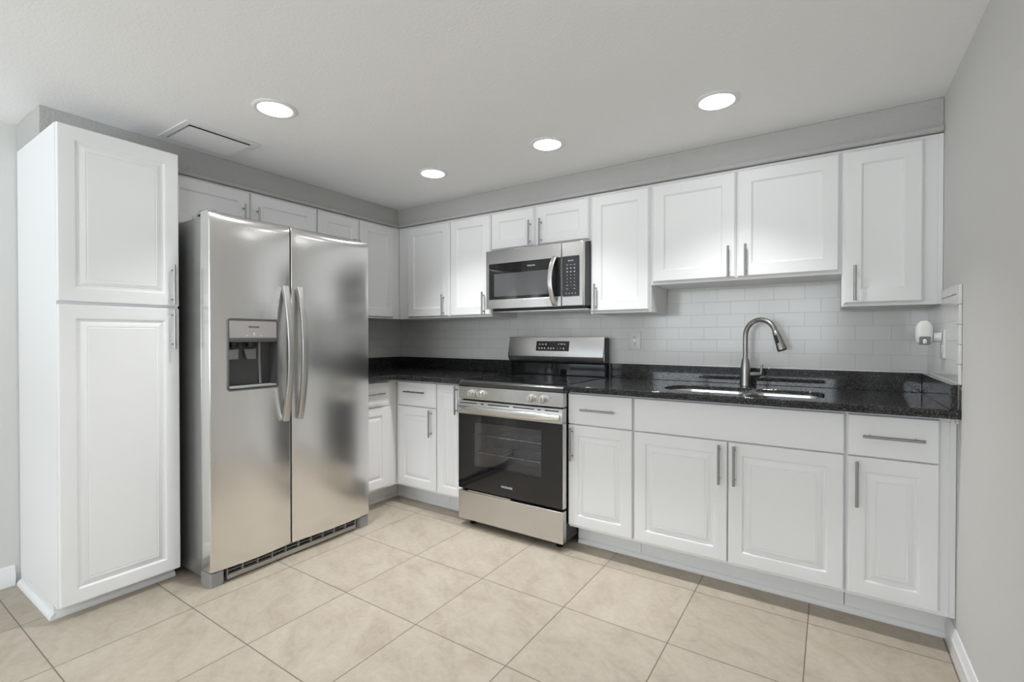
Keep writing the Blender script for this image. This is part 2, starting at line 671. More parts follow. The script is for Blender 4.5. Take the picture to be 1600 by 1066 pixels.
# shoe moulding along the recessed plinths
_bm = bmesh.new()
loft(_bm, [[(x, -0.498 - a, z) for a, z in quarter(0.015, 0.026)] for x in (0.515, 1.236)])
loft(_bm, [[(x, -0.498 - a, z) for a, z in quarter(0.015, 0.026)] for x in (1.99, XR - 0.002)])
struct('baseboard_back', _bm, M['trim'])
_bm = bmesh.new()
loft(_bm, [[(0.498 + a, y, z) for a, z in quarter(0.015, 0.026)] for y in (-0.99, -0.515)])
struct('baseboard_side', _bm, M['trim'])

# tiled backsplash fields
struct('wall_tile_back', BOX(0.009, XR - 0.0082, -0.008, -0.0005, 0.86, 1.49), M['tileback'], smooth=False)
struct('wall_tile_left', BOX(0.0005, 0.008, -1.0, -0.0005, 0.86, 1.335), M['tileside'], smooth=False)
_bm = bmesh.new()
box(_bm, XR - 0.008, XR - 0.0005, -0.6425, -0.345, 0.86, 1.335)
box(_bm, XR - 0.008, XR - 0.0005, -0.345, -0.0005, 0.86, 1.3165)
struct('wall_tile_right', _bm, M['tileside'], smooth=False)
M['bullnose'] = simple('white_bullnose_tile', (0.76, 0.76, 0.74), 0.14)
_bm = bmesh.new()
for k in range(5):      # bullnose trim pieces standing on end along the front edge and along the top
    box(_bm, XR - 0.010, XR - 0.0005, -0.684, -0.643, 1.006 + k * 0.0727, 1.006 + k * 0.0727 + 0.0715)
for k in range(3):
    box(_bm, XR - 0.010, XR - 0.0005, -0.6425 + k * 0.099, -0.6425 + k * 0.099 + 0.0977, 1.3365, 1.3695)
struct('trim_3', _bm, M['bullnose'], bevel=0.003)

# ------------------------------------------------------------------ cabinets


def panel_front(w, h, x0, z0, yb, style, th=0.02):
    """a door or drawer front in the x-z plane, back face at y=yb, front at y=yb-th"""
    if style == 'flat':
        prof = [(0, 0), (0, th - 0.003), (0.0012, th - 0.001), (0.003, th)]
    elif style == 'recess':
        prof = [(0, 0), (0, th - 0.009), (0.002, th - 0.008), (0.007, th - 0.001), (0.009, th), (0.064, th),
                (0.0665, th - 0.002), (0.072, th - 0.0085), (0.074, th - 0.009)]
    else:   # raised
        f = 0.050 if w < 0.25 else 0.058
        prof = [(0, 0), (0, th - 0.004), (0.0015, th - 0.001), (0.004, th), (f - 0.006, th), (f, th - 0.002),
                (f + 0.005, th - 0.008), (f + 0.013, th - 0.0085), (f + 0.030, th - 0.0015), (f + 0.033, th - 0.001),
                (f + 0.036, th - 0.0025), (f + 0.039, th - 0.001), (f + 0.042, th - 0.001)]
    bm = bmesh.new()
    rings = []
    for i, d in prof:
        rings.append([(x0 + i, yb - d, z0 + i), (x0 + w - i, yb - d, z0 + i),
                      (x0 + w - i, yb - d, z0 + h - i), (x0 + i, yb - d, z0 + h - i)])
    loft(bm, rings)
    return bm


def pull(parent, x, z, length, vertical, yf):
    """bar pull with two posts; (x, z) = its middle, yf = the face it sits on"""
    bm = bmesh.new()
    r = 0.0058
    yc = yf - 0.030
    h = length / 2
    p = h - 0.024
    if vertical:
        cyl(bm, (x, yc, z - h), (0, 0, 1), r, length, 16)
        for s in (-p, p):
            cyl(bm, (x, yf + 0.0005, z + s), (0, -1, 0), 0.0045, 0.029, 12)
    else:
        cyl(bm, (x - h, yc, z), (1, 0, 0), r, length, 16)
        for s in (-p, p):
            cyl(bm, (x + s, yf + 0.0005, z), (0, -1, 0), 0.0045, 0.029, 12)
    return obj('handle', bm, M['nickel'], parent, bevel=0.0006, seg=1)


def cabinet(name, label, cat, loc, rotz, w, depth, z0, z1, fronts, toe=None, group=None, x0=0.0, notop=False, toe_x=None):
    """local frame: x along the front, y = 0 at the wall, front at -depth.
    fronts: (part, style, x0, x1, z0, z1, handle) with handle = (x, z, length, vertical)"""
    t = thing(name, label, cat, loc, rotz, group)
    bm = bmesh.new()
    k = 0.018
    box(bm, x0, x0 + k, -depth, -0.012, z0, z1)
    box(bm, w - k, w, -depth, -0.012, z0, z1)
    box(bm, x0 + k, w - k, -depth, -0.012, z0, z0 + k)
    if not notop:
        box(bm, x0 + k, w - k, -depth, -0.012, z1 - k, z1)
    box(bm, x0 + k, w - k, -0.022, -0.012, z0 + k, z1 - k)
    # face board behind the fronts
    box(bm, x0 + k, w - k, -depth, -depth + k, z0 + k, z1 - (0 if notop else k))
    obj('carcass', bm, M['cab'], t, bevel=0.0008, seg=1)
    for part, style, a, b, c, d, hd in fronts:
        f = obj(part, panel_front(b - a, d - c, a, c, -depth - 0.0005, style), M['cab'], t, angle=20)
        if hd:
            pull(f, *hd, -depth - 0.0205)
    if toe:
        obj('toe_kick', BOX(*(toe_x or (x0 + 0.001, w - 0.001)), -toe, -toe + 0.014, 0.0, z0 - 0.001), M['cab'], t)
    return t


ZBD, ZDB, ZDT = 0.1445, 0.7000, 0.8665     # door bottom, door top, drawer top
BH = 0.182
GB = 'white base cabinets under the worktops'
GU = 'white wall cabinets'
BD, BT = 0.610, 0.498


def base(label, xa, xb, fronts, **kw):
    fr = [(p, s, a - xa, b - xa, c, d, (h[0] - xa, *h[1:]) if h else None) for p, s, a, b, c, d, h in fronts]
    return cabinet('base_cabinet', label, 'cabinet', (xa, 0, 0), 0, xb - xa, BD, 0.128, 0.880, fr, toe=BT, group=GB, **kw)


base('white base cabinet with one drawer and one raised-panel door, right of the oven', 1.984, 2.352, [
    ('drawer', 'flat', 1.986, 2.3467, 0.7030, ZDT, (2.163, 0.785, 0.19, False)),
    ('door', 'raised', 1.986, 2.3467, ZBD, 0.6975, (2.011, 0.594, BH, True))])
base('wide white sink cabinet with plain top panel and two raised-panel doors', 2.3525, 3.2420, [
    ('false_front', 'flat', 2.359, 3.236, 0.7030, ZDT, None),
    ('door', 'raised', 2.359, 2.7955, ZBD, 0.6975, (2.7645, 0.594, BH, True)),
    ('door', 'raised', 2.8015, 3.236, ZBD, 0.6975, (2.828, 0.597, BH, True))], notop=True)
base('white base cabinet with one drawer and one door against the right wall', 3.2425, 3.5795, [
    ('drawer', 'flat', 3.249, 3.5292, 0.7030, ZDT, (3.391, 0.7855, 0.19, False)),
    ('door', 'raised', 3.249, 3.5292, ZBD, 0.6975, (3.2785, 0.592, BH, True))])
base('white base cabinet with short drawer and door, second left of the oven', 0.612, 1.0085, [
    ('drawer', 'flat', 0.6474, 1.0054, 0.7030, ZDT, (0.823, 0.8005, 0.19, False)),
    ('door', 'raised', 0.6474, 1.0054, ZBD, 0.6975, (0.965, 0.599, BH, True))], toe_x=(0.486 - 0.612, 0.3955))
base('narrow white base cabinet with full-height door touching the oven', 1.0090, 1.2385, [
    ('door', 'raised', 1.0145, 1.2335, ZBD, ZDT, (1.191, 0.772, BH, True))])
# left run: local x = world y + 1.0
cabinet('base_cabinet', 'white corner base cabinet partly hidden behind the refrigerator', 'cabinet', (0.0, -0.985, 0), PI / 2,
        0.375, BD, 0.128, 0.880, [
            ('drawer', 'flat', 0.006, 0.287, 0.7030, ZDT, (0.135, 0.7915, 0.182, False)),
            ('door', 'raised', 0.006, 0.287, ZBD, 0.6975, (0.035, 0.599, BH, True))], toe=BT, group=GB, toe_x=(0.001, 0.985 - 0.4985))

# wall cabinets
UD = 0.3195
UH = 0.158
ZUB, ZUD, ZUT = 1.3185, 1.329, 2.0215


def upper(label, xa, xb, zb, fronts):
    fr = [(p, s, a - xa, b - xa, c, d, (h[0] - xa, *h[1:]) if h else None) for p, s, a, b, c, d, h in fronts]
    return cabinet('wall_cabinet', label, 'cabinet', (xa, 0, 0), 0, xb - xa, UD, zb, 2.0355, fr, group=GU)


upper('white two-door wall cabinet in the corner left of the microwave', 0.3300, 1.2420, ZUB, [
    ('door', 'recess', 0.441, 0.8675, ZUD, ZUT, (0.819, 1.411, UH, True)),
    ('door', 'recess', 0.8765, 1.2385, ZUD, ZUT, (1.189, 1.411, UH, True))])
upper('short white two-door wall cabinet directly above the microwave', 1.2425, 1.9795, 1.7600, [
    ('door', 'recess', 1.2470, 1.5885, 1.7690, ZUT, (1.565, 1.853, UH, True)),
    ('door', 'recess', 1.6090, 1.9735, 1.7690, ZUT, (1.646, 1.853, UH, True))])
upper('tall narrow white wall cabinet with one door, right of the microwave', 1.9800, 2.3480, ZUB, [
    ('door', 'recess', 1.9884, 2.3403, ZUD, ZUT, (2.022, 1.4145, UH, True))])
upper('wide white two-door wall cabinet hung higher above the sink', 2.3485, 3.2285, 1.4690, [
    ('door', 'recess', 2.3569, 2.7850, 1.4805, ZUT, (2.7525, 1.563, UH, True)),
    ('door', 'recess', 2.7905, 3.2215, 1.4805, ZUT, (2.8325, 1.564, UH, True))])
upper('white one-door wall cabinet in the corner by the right wall', 3.2290, 3.5800, ZUB - 0.001, [
    ('door', 'recess', 3.2365, 3.5166, ZUD, ZUT, (3.278, 1.4205, UH, True))])
# left run wall cabinets (front faces +x); local x = world y - y0
cabinet('wall_cabinet', 'short white two-door wall cabinet above the refrigerator', 'cabinet', (0, -1.954, 0), PI / 2,
        0.8965, 0.3295, 1.762, 2.0355, [
            ('door', 'recess', 0.018, 0.4490, 1.7725, 2.0265, (0.409, 1.866, UH, True)),
            ('door', 'recess', 0.4600, 0.8905, 1.7725, 2.0265, (0.489, 1.866, UH, True))], group=GU, x0=0.004)
cabinet('wall_cabinet', 'white two-door wall cabinet on the left wall between refrigerator and corner', 'cabinet',
        (0, -1.057, 0), PI / 2, 0.7360, 0.3295, ZUB, 2.0355, [
            ('door', 'recess', 0.006, 0.3330, ZUD, 2.0265, (0.300, 1.411, UH, True)),
            ('door', 'recess', 0.3470, 0.6640, ZUD, 2.0265, (0.380, 1.411, UH, True))], group=GU)

# tall pantry; local x = world y + 2.40
pantry = thing('pantry_cabinet', 'tall white pantry cabinet with two stacked doors left of the refrigerator', 'cabinet',
               (-0.04, -2.400, 0), PI / 2)
PD = 0.586
obj('carcass', BOX(0.0, 0.441, -PD, -0.004, 0.052, ZS - 0.002), M['cab'], pantry, bevel=0.0012, seg=1)
_bm = bmesh.new()
box(_bm, 0.0, 0.441, -0.526, -0.006, 0.0, 0.0515)
obj('plinth', _bm, M['cab'], pantry)
for a, b, hz in ((1.327, 2.0560, 1.427), (0.061, 1.3135, 1.214)):
    f = obj('door', panel_front(0.437, b - a, 0.002, a, -PD - 0.0005, 'raised'), M['cab'], pantry, angle=20)
    pull(f, 0.409, hz, 0.187, True, -PD - 0.0205)
_bm = bmesh.new()
loft(_bm, [[(x, -0.5265 - a, z) for a, z in quarter(0.016, 0.024)] for x in (-0.014, 0.441)])
loft(_bm, [[(-0.0005 - a, y, z) for a, z in quarter(0.016, 0.024)] for y in (-0.542, -0.02)])
obj('shoe_moulding', _bm, M['trim'], pantry)

# ------------------------------------------------------------------ worktops
ZT, ZB = 0.9137, 0.8815
YF = -0.6820
left_top = thing('worktop', 'black granite L-shaped worktop in the corner left of the oven', 'worktop', (0.3, -0.3, 0), 0,
                 'black granite worktops')
ox, oy = 0.3, -0.3


def shift(pts, dx, dy):
    return [(x - dx, y - dy) for x, y in pts]


_bm = bmesh.new()
prism(_bm, shift([(0.009, -0.996), (0.682, -0.996), (0.682, YF), (1.2375, YF), (1.2375, -0.009), (0.009, -0.009)], ox, oy), ZB, ZT)
obj('slab', _bm, M['granite'], left_top, bevel=0.003)
obj('upstand', BOX(0.009 - ox, 1.2375 - ox, -0.029 - oy, -0.0095 - oy, ZT + 0.0003, 1.0055), M['granite'], left_top, bevel=0.0015)
obj('upstand', BOX(0.0095 - ox, 0.029 - ox, -0.996 - oy, -0.0295 - oy, ZT + 0.0003, 1.0055), M['granite'], left_top, bevel=0.0015)

right_top = thing('worktop', 'long black granite worktop with sink cutout right of the oven', 'worktop', (2.78, -0.34, 0), 0,
                  'black granite worktops')
ox, oy = 2.78, -0.34
hole = rrect(2.461, 3.166, -0.568, -0.268, (0.12, 0.07, 0.07, 0.12), 10)
_bm = bmesh.new()
prism(_bm, shift([(1.9865, YF), (XR - 0.001, YF), (XR - 0.001, -0.009), (1.9865, -0.009)], ox, oy), ZT - 0.019, ZT, [shift(hole, ox, oy)])
obj('slab', _bm, M['granite'], right_top, bevel=0.003)
obj('front_edge', BOX(1.9865 - ox, XR - 0.001 - ox, YF + 0.0005 - oy, YF + 0.035 - oy, ZB, ZT - 0.0188), M['granite'], right_top, bevel=0.002)
obj('upstand', BOX(1.9865 - ox, XR - 0.031 - ox, -0.029 - oy, -0.0095 - oy, ZT + 0.0003, 1.0055), M['granite'], right_top, bevel=0.0015)
obj('upstand', BOX(XR - 0.0305 - ox, XR - 0.011 - ox, -0.682 - oy, -0.0095 - oy, ZT + 0.0003, 1.0055), M['granite'], right_top,
    bevel=0.0015)

# undermount double sink
sink = thing('sink', 'stainless undermount double-bowl sink below the worktop cutout', 'sink', (2.81, -0.418, 0.6938))
sx, sy, sz = 2.81, -0.418, 0.68
_bm = bmesh.new()
bowls = [(2.468, 2.835, (0.11, 0.05, 0.05, 0.11)), (2.862, 3.159, (0.05, 0.065, 0.065, 0.05))]
rims = [rrect(a - sx, b - sx, -0.562 - sy, -0.274 - sy, r, 8) for a, b, r in bowls]
prism(_bm, rrect(2.440 - sx, 3.186 - sx, -0.590 - sy, -0.246 - sy, 0.05, 6), 0.8790 - sz, 0.8805 - sz, rims)
obj('rim', _bm, M['bright'], sink)
for (a, b, r), z0 in zip(bowls, (0.70, 0.72)):
    _bm = bmesh.new()
    rings = []
    for ins, z in ((0.0, 0.8788), (0.003, 0.86), (0.006, z0 + 0.03), (0.014, z0 + 0.01), (0.034, z0)):
        rr = [max(0.02, q - ins) for q in r]
        rings.append([(x, y, z - sz) for x, y in rrect(a + ins - sx, b - ins - sx, -0.562 + ins - sy, -0.274 - ins - sy, rr, 8)])
    vr = loft(_bm, rings, cap=False)
    _bm.faces.new(vr[-1])
    bowl = obj('bowl', _bm, M['bright'], sink, angle=50)
    _bm = bmesh.new()
    cx, cy = (a + b) / 2 - sx, -0.418 - sy
    lathe(_bm, [(0.0445, z0 - sz + 0.0005), (0.044, z0 - sz + 0.003), (0.036, z0 - sz + 0.003), (0.030, z0 - sz + 0.001), (0.005, z0 - sz + 0.001)], (cx, cy, 0))
    obj('drain', _bm, M['nickel'], bowl)

# faucet
fx, fy = 2.806, -0.150
fau = thing('faucet', 'tall brushed-nickel gooseneck pull-down faucet standing behind the sink', 'faucet', (fx, fy, ZT + 0.0006))
_bm = bmesh.new()
lathe(_bm, [(0.027, 0.0), (0.0275, 0.004), (0.0265, 0.010), (0.026, 0.05), (0.0235, 0.10), (0.0185, 0.140), (0.0172, 0.146)], n=32)
obj('body', _bm, M['nickel'], fau)
dv = Vector((0.90, -0.43, 0)).normalized()
pts = [Vector((0, 0, z)) for z in (0.145, 0.18, 0.22, 0.255)]
R = 0.083
for k in range(1, 21):
    a = PI * 0.90 * k / 20
    pts.append(dv * (R - R * math.cos(a)) + Vector((0, 0, 0.268 + R * 1.04 * math.sin(a))))
_bm = bmesh.new()
tube(_bm, pts, 0.0125, 20)
obj('spout', _bm, M['nickel'], fau)
end = pts[-1]
tdir = (pts[-1] - pts[-2]).normalized()
_bm = bmesh.new()
lathe(_bm, [(0.0135, 0.0), (0.0155, 0.003), (0.0165, 0.02), (0.0195, 0.06), (0.0235, 0.098), (0.0230, 0.102)], end + tdir * 0.0008, tdir, 28)
head = obj('spray_head', _bm, M['nickel'], fau)
# spray button on the side that faces the room
_side = (Vector((-0.35, -0.94, 0)) - tdir * Vector((-0.35, -0.94, 0)).dot(tdir)).normalized()
_o = end + tdir * 0.045 + _side * 0.0155
_u = tdir.cross(_side)
_bm = bmesh.new()
loft(_bm, [[_o + _u * (x * s) + (tdir + _side * 0.1) * (y * s) + _side * h for x, y in rrect(-0.008, 0.008, -0.022, 0.022, 0.004, 4)]
           for s, h in ((1, -0.006), (1, 0.0035), (0.85, 0.0055))])
obj('spray_button', _bm, M['black'], head)
_bm = bmesh.new()
cyl(_bm, end + tdir * 0.1028, tdir, 0.0205, 0.003, 28)
obj('nozzle', _bm, M['black'], head)
_bm = bmesh.new()
hv = Vector((0.93, 0.36, 0)).normalized()
lathe(_bm, [(0.0125, 0.018), (0.0138, 0.024), (0.0138, 0.075), (0.0125, 0.080)], (0, 0, 0.062), hv, 24)
obj('valve_stem', _bm, M['nickel'], fau)
_bm = bmesh.new()
b0 = hv * 0.077 + Vector((0, 0, 0.048))
sweep(_bm, [b0, b0 + Vector((0, 0, 0.02)), b0 + hv * 0.002 + Vector((0, 0, 0.045)), b0 + hv * 0.006 + Vector((0, 0, 0.068))],
      lambda t: rrect(-0.010 + 0.003 * t, 0.010 - 0.003 * t, -0.0052, 0.0052, 0.0035, 4), hv.cross(Vector((0, 0, 1))))
obj('lever', _bm, M['nickel'], fau)

# ------------------------------------------------------------------ range / oven
RX0, RX1, RYF = 1.2425, 1.9815, -0.680
rx, ry = (RX0 + RX1) / 2, -0.34
oven = thing('oven_range', 'freestanding stainless electric range with black glass cooktop and oven door', 'oven', (rx, ry, 0))
HW = (RX1 - RX0) / 2
FY = RYF - ry          # local front plane
BK = -0.035 - ry       # local back plane
_bm = bmesh.new()      # body as a hollow shell so the oven cavity is real
box(_bm, -HW + 0.003, -HW + 0.02, FY + 0.045, BK, 0.045, 0.872)
box(_bm, HW - 0.02, HW - 0.003, FY + 0.045, BK, 0.045, 0.872)
box(_bm, -HW + 0.02, HW - 0.02, BK - 0.02, BK, 0.045, 0.872)
box(_bm, -HW + 0.02, HW - 0.02, FY + 0.06, BK - 0.02, 0.045, 0.06)
box(_bm, -HW + 0.02, HW - 0.02, FY + 0.03, BK - 0.02, 0.845, 0.872)
obj('body', _bm, M['black'], oven, bevel=0.001, seg=1)
_bm = bmesh.new()      # oven cavity
cx0, cx1, cz0, cz1, cy0, cy1 = -0.285, 0.285, 0.285, 0.69, FY + 0.047, FY + 0.50
for a in ((cx0 - 0.01, cx0, cy0, cy1, cz0, cz1), (cx1, cx1 + 0.01, cy0, cy1, cz0, cz1), (cx0, cx1, cy1, cy1 + 0.01, cz0, cz1),
          (cx0, cx1, cy0, cy1, cz0 - 0.01, cz0), (cx0, cx1, cy0, cy1, cz1, cz1 + 0.01)):
    box(_bm, *a)
obj('oven_cavity', _bm, M['enamel'], oven, smooth=False)
for z in (0.455, 0.565):
    _bm = bmesh.new()
    for x in [cx0 + 0.012 + k * (cx1 - cx0 - 0.024) / 18 for k in range(19)]:
        cyl(_bm, (x, cy0 + 0.02, z), (0, 1, 0), 0.0018, 0.40, 8)
    for y in (cy0 + 0.02, cy0 + 0.21, cy0 + 0.42):
        cyl(_bm, (cx0 + 0.002, y, z - 0.002), (1, 0, 0), 0.0032, cx1 - cx0 - 0.004, 10)
    obj('oven_rack', _bm, M['bright'], oven)
# cooktop
_bm = bmesh.new()
loft(_bm, [[(x, FY + 0.004, 0.8735), (x, FY - 0.002, 0.878), (x, FY - 0.002, 0.896), (x, FY + 0.006, 0.905), (x, FY + 0.03, 0.9095),
            (x, BK - 0.045, 0.9135), (x, BK - 0.045, 0.8735)] for x in (-HW, HW)])
obj('cooktop_frame', _bm, simple('dark_steel_trim', (0.10, 0.10, 0.10), 0.25, 0.8), oven, bevel=0.001, seg=1)
_bm = bmesh.new()
y0, y1 = FY + 0.030, BK - 0.060


def topz(y):
    return 0.9097 + (y - (FY + 0.03)) / (BK - 0.045 - FY - 0.03) * 0.004


loft(_bm, [[(x, y0, topz(y0) + h) for x, h in ((-HW + 0.012, 0), (HW - 0.012, 0), (HW - 0.012, 0.003), (-HW + 0.012, 0.003))],
           [(x, y1, topz(y1) + h) for x, h in ((-HW + 0.012, 0), (HW - 0.012, 0), (HW - 0.012, 0.003), (-HW + 0.012, 0.003))]])
top_o = obj('cooktop_glass', _bm, M['blackglass'], oven)
for x, y, r in ((-0.185, FY + 0.19, 0.105), (0.185, FY + 0.19, 0.115), (-0.185, FY + 0.44, 0.08), (0.185, FY + 0.44, 0.085)):
    _bm = bmesh.new()
    zz = topz(y) + 0.0031
    lathe(_bm, [(r, zz), (r, zz + 0.0004), (r - 0.003, zz + 0.0004), (r - 0.003, zz)], (x, y, 0), n=48, cap=False)
    lathe(_bm, [(r * .6, zz), (r * .6, zz + 0.0004), (r * .6 - 0.002, zz + 0.0004), (r * .6 - 0.002, zz)], (x, y, 0), n=48, cap=False)
    obj('burner_ring', _bm, M['ring'], top_o)
# control panel with knobs
obj('control_panel', BOX(-HW + 0.001, HW - 0.001, FY, FY + 0.044, 0.7925, 0.8725), M['steelx'], oven, bevel=0.003)
for x in (-0.263, -0.186, 0.166, 0.243):
    _bm = bmesh.new()
    lathe(_bm, [(0.0245, 0.0), (0.0245, 0.003), (0.021, 0.005), (0.0205, 0.012), (0.0195, 0.025), (0.0175, 0.028)],
          (x, FY - 0.0005, 0.8305), (0, -1, 0), 28)
    kn = obj('knob', _bm, M['knob'], oven)
    _bm = bmesh.new()
    box(_bm, x - 0.0042, x + 0.0042, FY - 0.036, FY - 0.028, 0.813, 0.848)
    obj('knob_grip', _bm, M['knob'], kn, bevel=0.002)
obj('indicator', BOX(0.290, 0.2935, FY - 0.001, FY, 0.838, 0.8415), M['printdark'], oven)
# door
DY = FY - 0.004
dz0, dz1 = 0.2375, 0.7865
wx0, wx1, wz0, wz1 = -0.245, 0.232, 0.387, 0.655
_bm = bmesh.new()      # black glass frame round the window
prism(_bm, [(-HW + 0.003, dz0), (HW - 0.003, dz0), (HW - 0.003, 0.7025), (-HW + 0.003, 0.7025)], 0, 0.012,
      [rrect(wx0, wx1, wz0, wz1, 0.004, 3)])
bmesh.ops.transform(_bm, matrix=Matrix(((1, 0, 0, 0), (0, 0, -1, DY + 0.012), (0, 1, 0, 0), (0, 0, 0, 1))), verts=_bm.verts)
door = obj('oven_door', _bm, M['blackglass'], oven, smooth=False)
obj('window', BOX(wx0, wx1, DY + 0.0005, DY + 0.003, wz0, wz1), M['ovenglass'], door, smooth=False)
_bm = bmesh.new()
box(_bm, -HW + 0.004, wx0 - 0.002, DY + 0.0125, DY + 0.040, dz0, 0.70)
box(_bm, wx1 + 0.002, HW - 0.004, DY + 0.0125, DY + 0.040, dz0, 0.70)
box(_bm, wx0 - 0.002, wx1 + 0.002, DY + 0.0125, DY + 0.040, dz0, wz0 - 0.002)
box(_bm, wx0 - 0.002, wx1 + 0.002, DY + 0.0125, DY + 0.040, wz1 + 0.002, 0.70)
obj('door_liner', _bm, M['black'], door, smooth=False)
obj('door_edge', BOX(HW - 0.0028, HW - 0.0005, DY + 0.001, DY + 0.04, dz0, 0.7025), M['bright'], door)
# steel band along the top of the door, with vent slots
_bm = bmesh.new()
band = [(0.0, 0.703), (-0.010, 0.705), (-0.012, 0.716), (-0.010, 0.765), (-0.004, 0.784), (0.004, dz1), (0.040, dz1), (0.040, 0.703)]
loft(_bm, [[(x, DY + a, z) for a, z in band] for x in (-HW + 0.0005, HW - 0.0005)])
bandm = obj('door_band', _bm, M['steelx'], door, angle=50)
for a, b in ((-0.345, -0.215), (-0.185, -0.165), (-0.13, 0.02), (0.05, 0.19), (0.215, 0.232), (0.262, 0.345)):
    obj('vent_slot', BOX(a, b, DY - 0.0108, DY - 0.004, 0.7695, 0.7745), M['voidm'], door)
_bm = bmesh.new()
pts = []
for k in range(25):
    t = k / 24
    pts.append(((-HW + 0.018) + (2 * HW - 0.036) * t, DY - 0.010 - 0.034 * (1 - abs(2 * t - 1) ** 3.0), 0.7385))
sweep(_bm, pts, lambda t: [(a, b) for a, b in rrect(-0.0205 + 0.006 * abs(2 * t - 1) ** 4, 0.0205 - 0.006 * abs(2 * t - 1) ** 4, -0.008, 0.008, 0.0075, 5)], (0, 0, 1))
obj('handle', _bm, simple('satin_steel_handle', (0.72, 0.71, 0.68), 0.25, 1.0), door, angle=60)
text('logo', 'FRIGIDAIRE', 0.0165, M['print'], door, (0.0, DY - 0.0006, 0.2935), (1, 0, 0), (0, 0, 1), 0.95)
# drawer
_bm = bmesh.new()
box(_bm, -HW + 0.001, HW - 0.001, FY - 0.003, FY + 0.04, 0.044, 0.2215)
dr = obj('storage_drawer', _bm, M['steelx'], oven, bevel=0.004, seg=3)
obj('drawer_grip', BOX(-0.30, 0.02, FY + 0.004, FY + 0.03, 0.2220, 0.2270), M['bright'], dr)
for x in (-HW + 0.06, HW - 0.06):
    for y in (FY + 0.07, BK - 0.06):
        _bm = bmesh.new()
        lathe(_bm, [(0.020, 0.0), (0.021, 0.006), (0.012, 0.012), (0.012, 0.0448)], (x, y, 0))
        obj('foot', _bm, M['black'], oven)
# backguard
gz = [(BK - 0.045, 0.914), (BK - 0.052, 0.918), (BK - 0.050, 0.985), (BK - 0.058, 1.005)]
_bm = bmesh.new()
loft(_bm, [[(x, a, z) for a, z in ((BK, 0.905), (BK - 0.044, 0.905), (BK - 0.049, 0.92), (BK - 0.047, 0.99), (BK - 0.06, 1.008),
                                  (BK - 0.06, 1.172), (BK, 1.172))] for x in (-HW + 0.002, HW - 0.002)])
gd = obj('backguard_core', _bm, M['black'], oven)
obj('splash_glass', BOX(-HW + 0.008, HW - 0.008, BK - 0.0555, BK - 0.0505, 0.922, 0.996), M['blackglass'], gd)
_bm = bmesh.new()      # sloping stainless console
G0, G1 = 1.0455, 1.1785
prof = [(BK - 0.061, G1), (BK - 0.066, G1), (BK - 0.094, G0 + 0.002), (BK - 0.093, G0 - 0.004), (BK - 0.078, 1.012), (BK - 0.061, 1.010)]
loft(_bm, [[(x, a, z) for a, z in prof] for x in (-HW + 0.0, HW - 0.004)])
con = obj('console', _bm, M['steelx'], oven, bevel=0.0015, angle=25)
# display on the slope
sl = Vector((0, -0.028, -0.1305)).normalized()      # down the slope
up = -sl
nn = Vector((1, 0, 0)).cross(up)                    # outward
org = Vector((0, BK - 0.066, G1))


def onslope(x, s, h=0.0):
    return org + Vector((x, 0, 0)) + sl * s + nn * h


_bm = bmesh.new()
loft(_bm, [[onslope(x, s, h) for x, s in ((-0.138, 0.030), (0.117, 0.030), (0.117, 0.099), (-0.138, 0.099))] for h in (0.0002, 0.0012)])
disp = obj('display', _bm, M['blackglass'], oven, smooth=False)
for x, s, w, h in ((-0.110, .052, .010, .007), (-0.087, .053, .014, .006), (-0.062, .052, .012, .009), (0.037, .050, .007, .008), (0.060, .050, .019, .007),
                   (0.082, .051, .010, .009), (-0.113, .080, .010, .009), (-0.091, .080, .010, .009), (-0.069, .080, .010, .009), (-0.039, .080, .010, .010),
                   (-0.019, .081, .010, .011), (0.001, .080, .010, .009), (0.032, .080, .006, .006), (0.055, .080, .012, .005), (0.078, .081, .009, .013)):
    _bm = bmesh.new()
    loft(_bm, [[onslope(x + a * w / 2, s + b * h / 2, q) for a, b in ((-1, -1), (1, -1), (1, 1), (-1, 1))] for q in (0.0012, 0.0015)])
    obj('display_mark', _bm, M['print'], disp, smooth=False)

# ------------------------------------------------------------------ over-the-range microwave
MX0, MX1, MZ0, MZ1, MYF = 1.2640, 1.9790, 1.3640, 1.7480, -0.420
mx = (MX0 + MX1) / 2
mw = thing('microwave', 'stainless over-the-range microwave mounted above the cooktop', 'microwave', (mx, 0, MZ0))
H2 = MZ1 - MZ0
hw = (MX1 - MX0) / 2
obj('body', BOX(-hw + 0.006, hw - 0.001, MYF + 0.032, -0.010, 0.004, H2 - 0.004), simple('dark_metal_case', (0.09, 0.09, 0.09), 0.35, 0.6), mw, bevel=0.002)
obj('underside', BOX(-hw + 0.02, hw - 0.012, MYF + 0.05, -0.02, -0.014, 0.0035), M['black'], mw, bevel=0.002)
obj('vent_lip', BOX(-hw + 0.03, hw - 0.002, MYF + 0.060, MYF + 0.30, -0.0200, -0.0145), M['bright'], mw, bevel=0.001)
seam = 1.831 - mx
_bm = bmesh.new()
wx0, wx1, wz0, wz1 = 1.288 - mx, seam - 0.004, 1.424 - MZ0, 1.660 - MZ0
prism(_bm, [(-hw, 0), (seam - 0.001, 0), (seam - 0.001, H2), (-hw, H2)], 0, 0.03, [rrect(wx0, wx1, wz0, wz1, 0.003, 3)])
TM = Matrix(((1, 0, 0, 0), (0, 0, -1, MYF + 0.03), (0, 1, 0, 0), (0, 0, 0, 1)))
bmesh.ops.transform(_bm, matrix=TM, verts=_bm.verts)
md = obj('door', _bm, M['steelx'], mw, bevel=0.002)
obj('window', BOX(wx0 + 0.0005, wx1 - 0.0005, MYF + 0.001, MYF + 0.02, wz0 + 0.0005, wz1 - 0.0005), M['blackglass'], md)
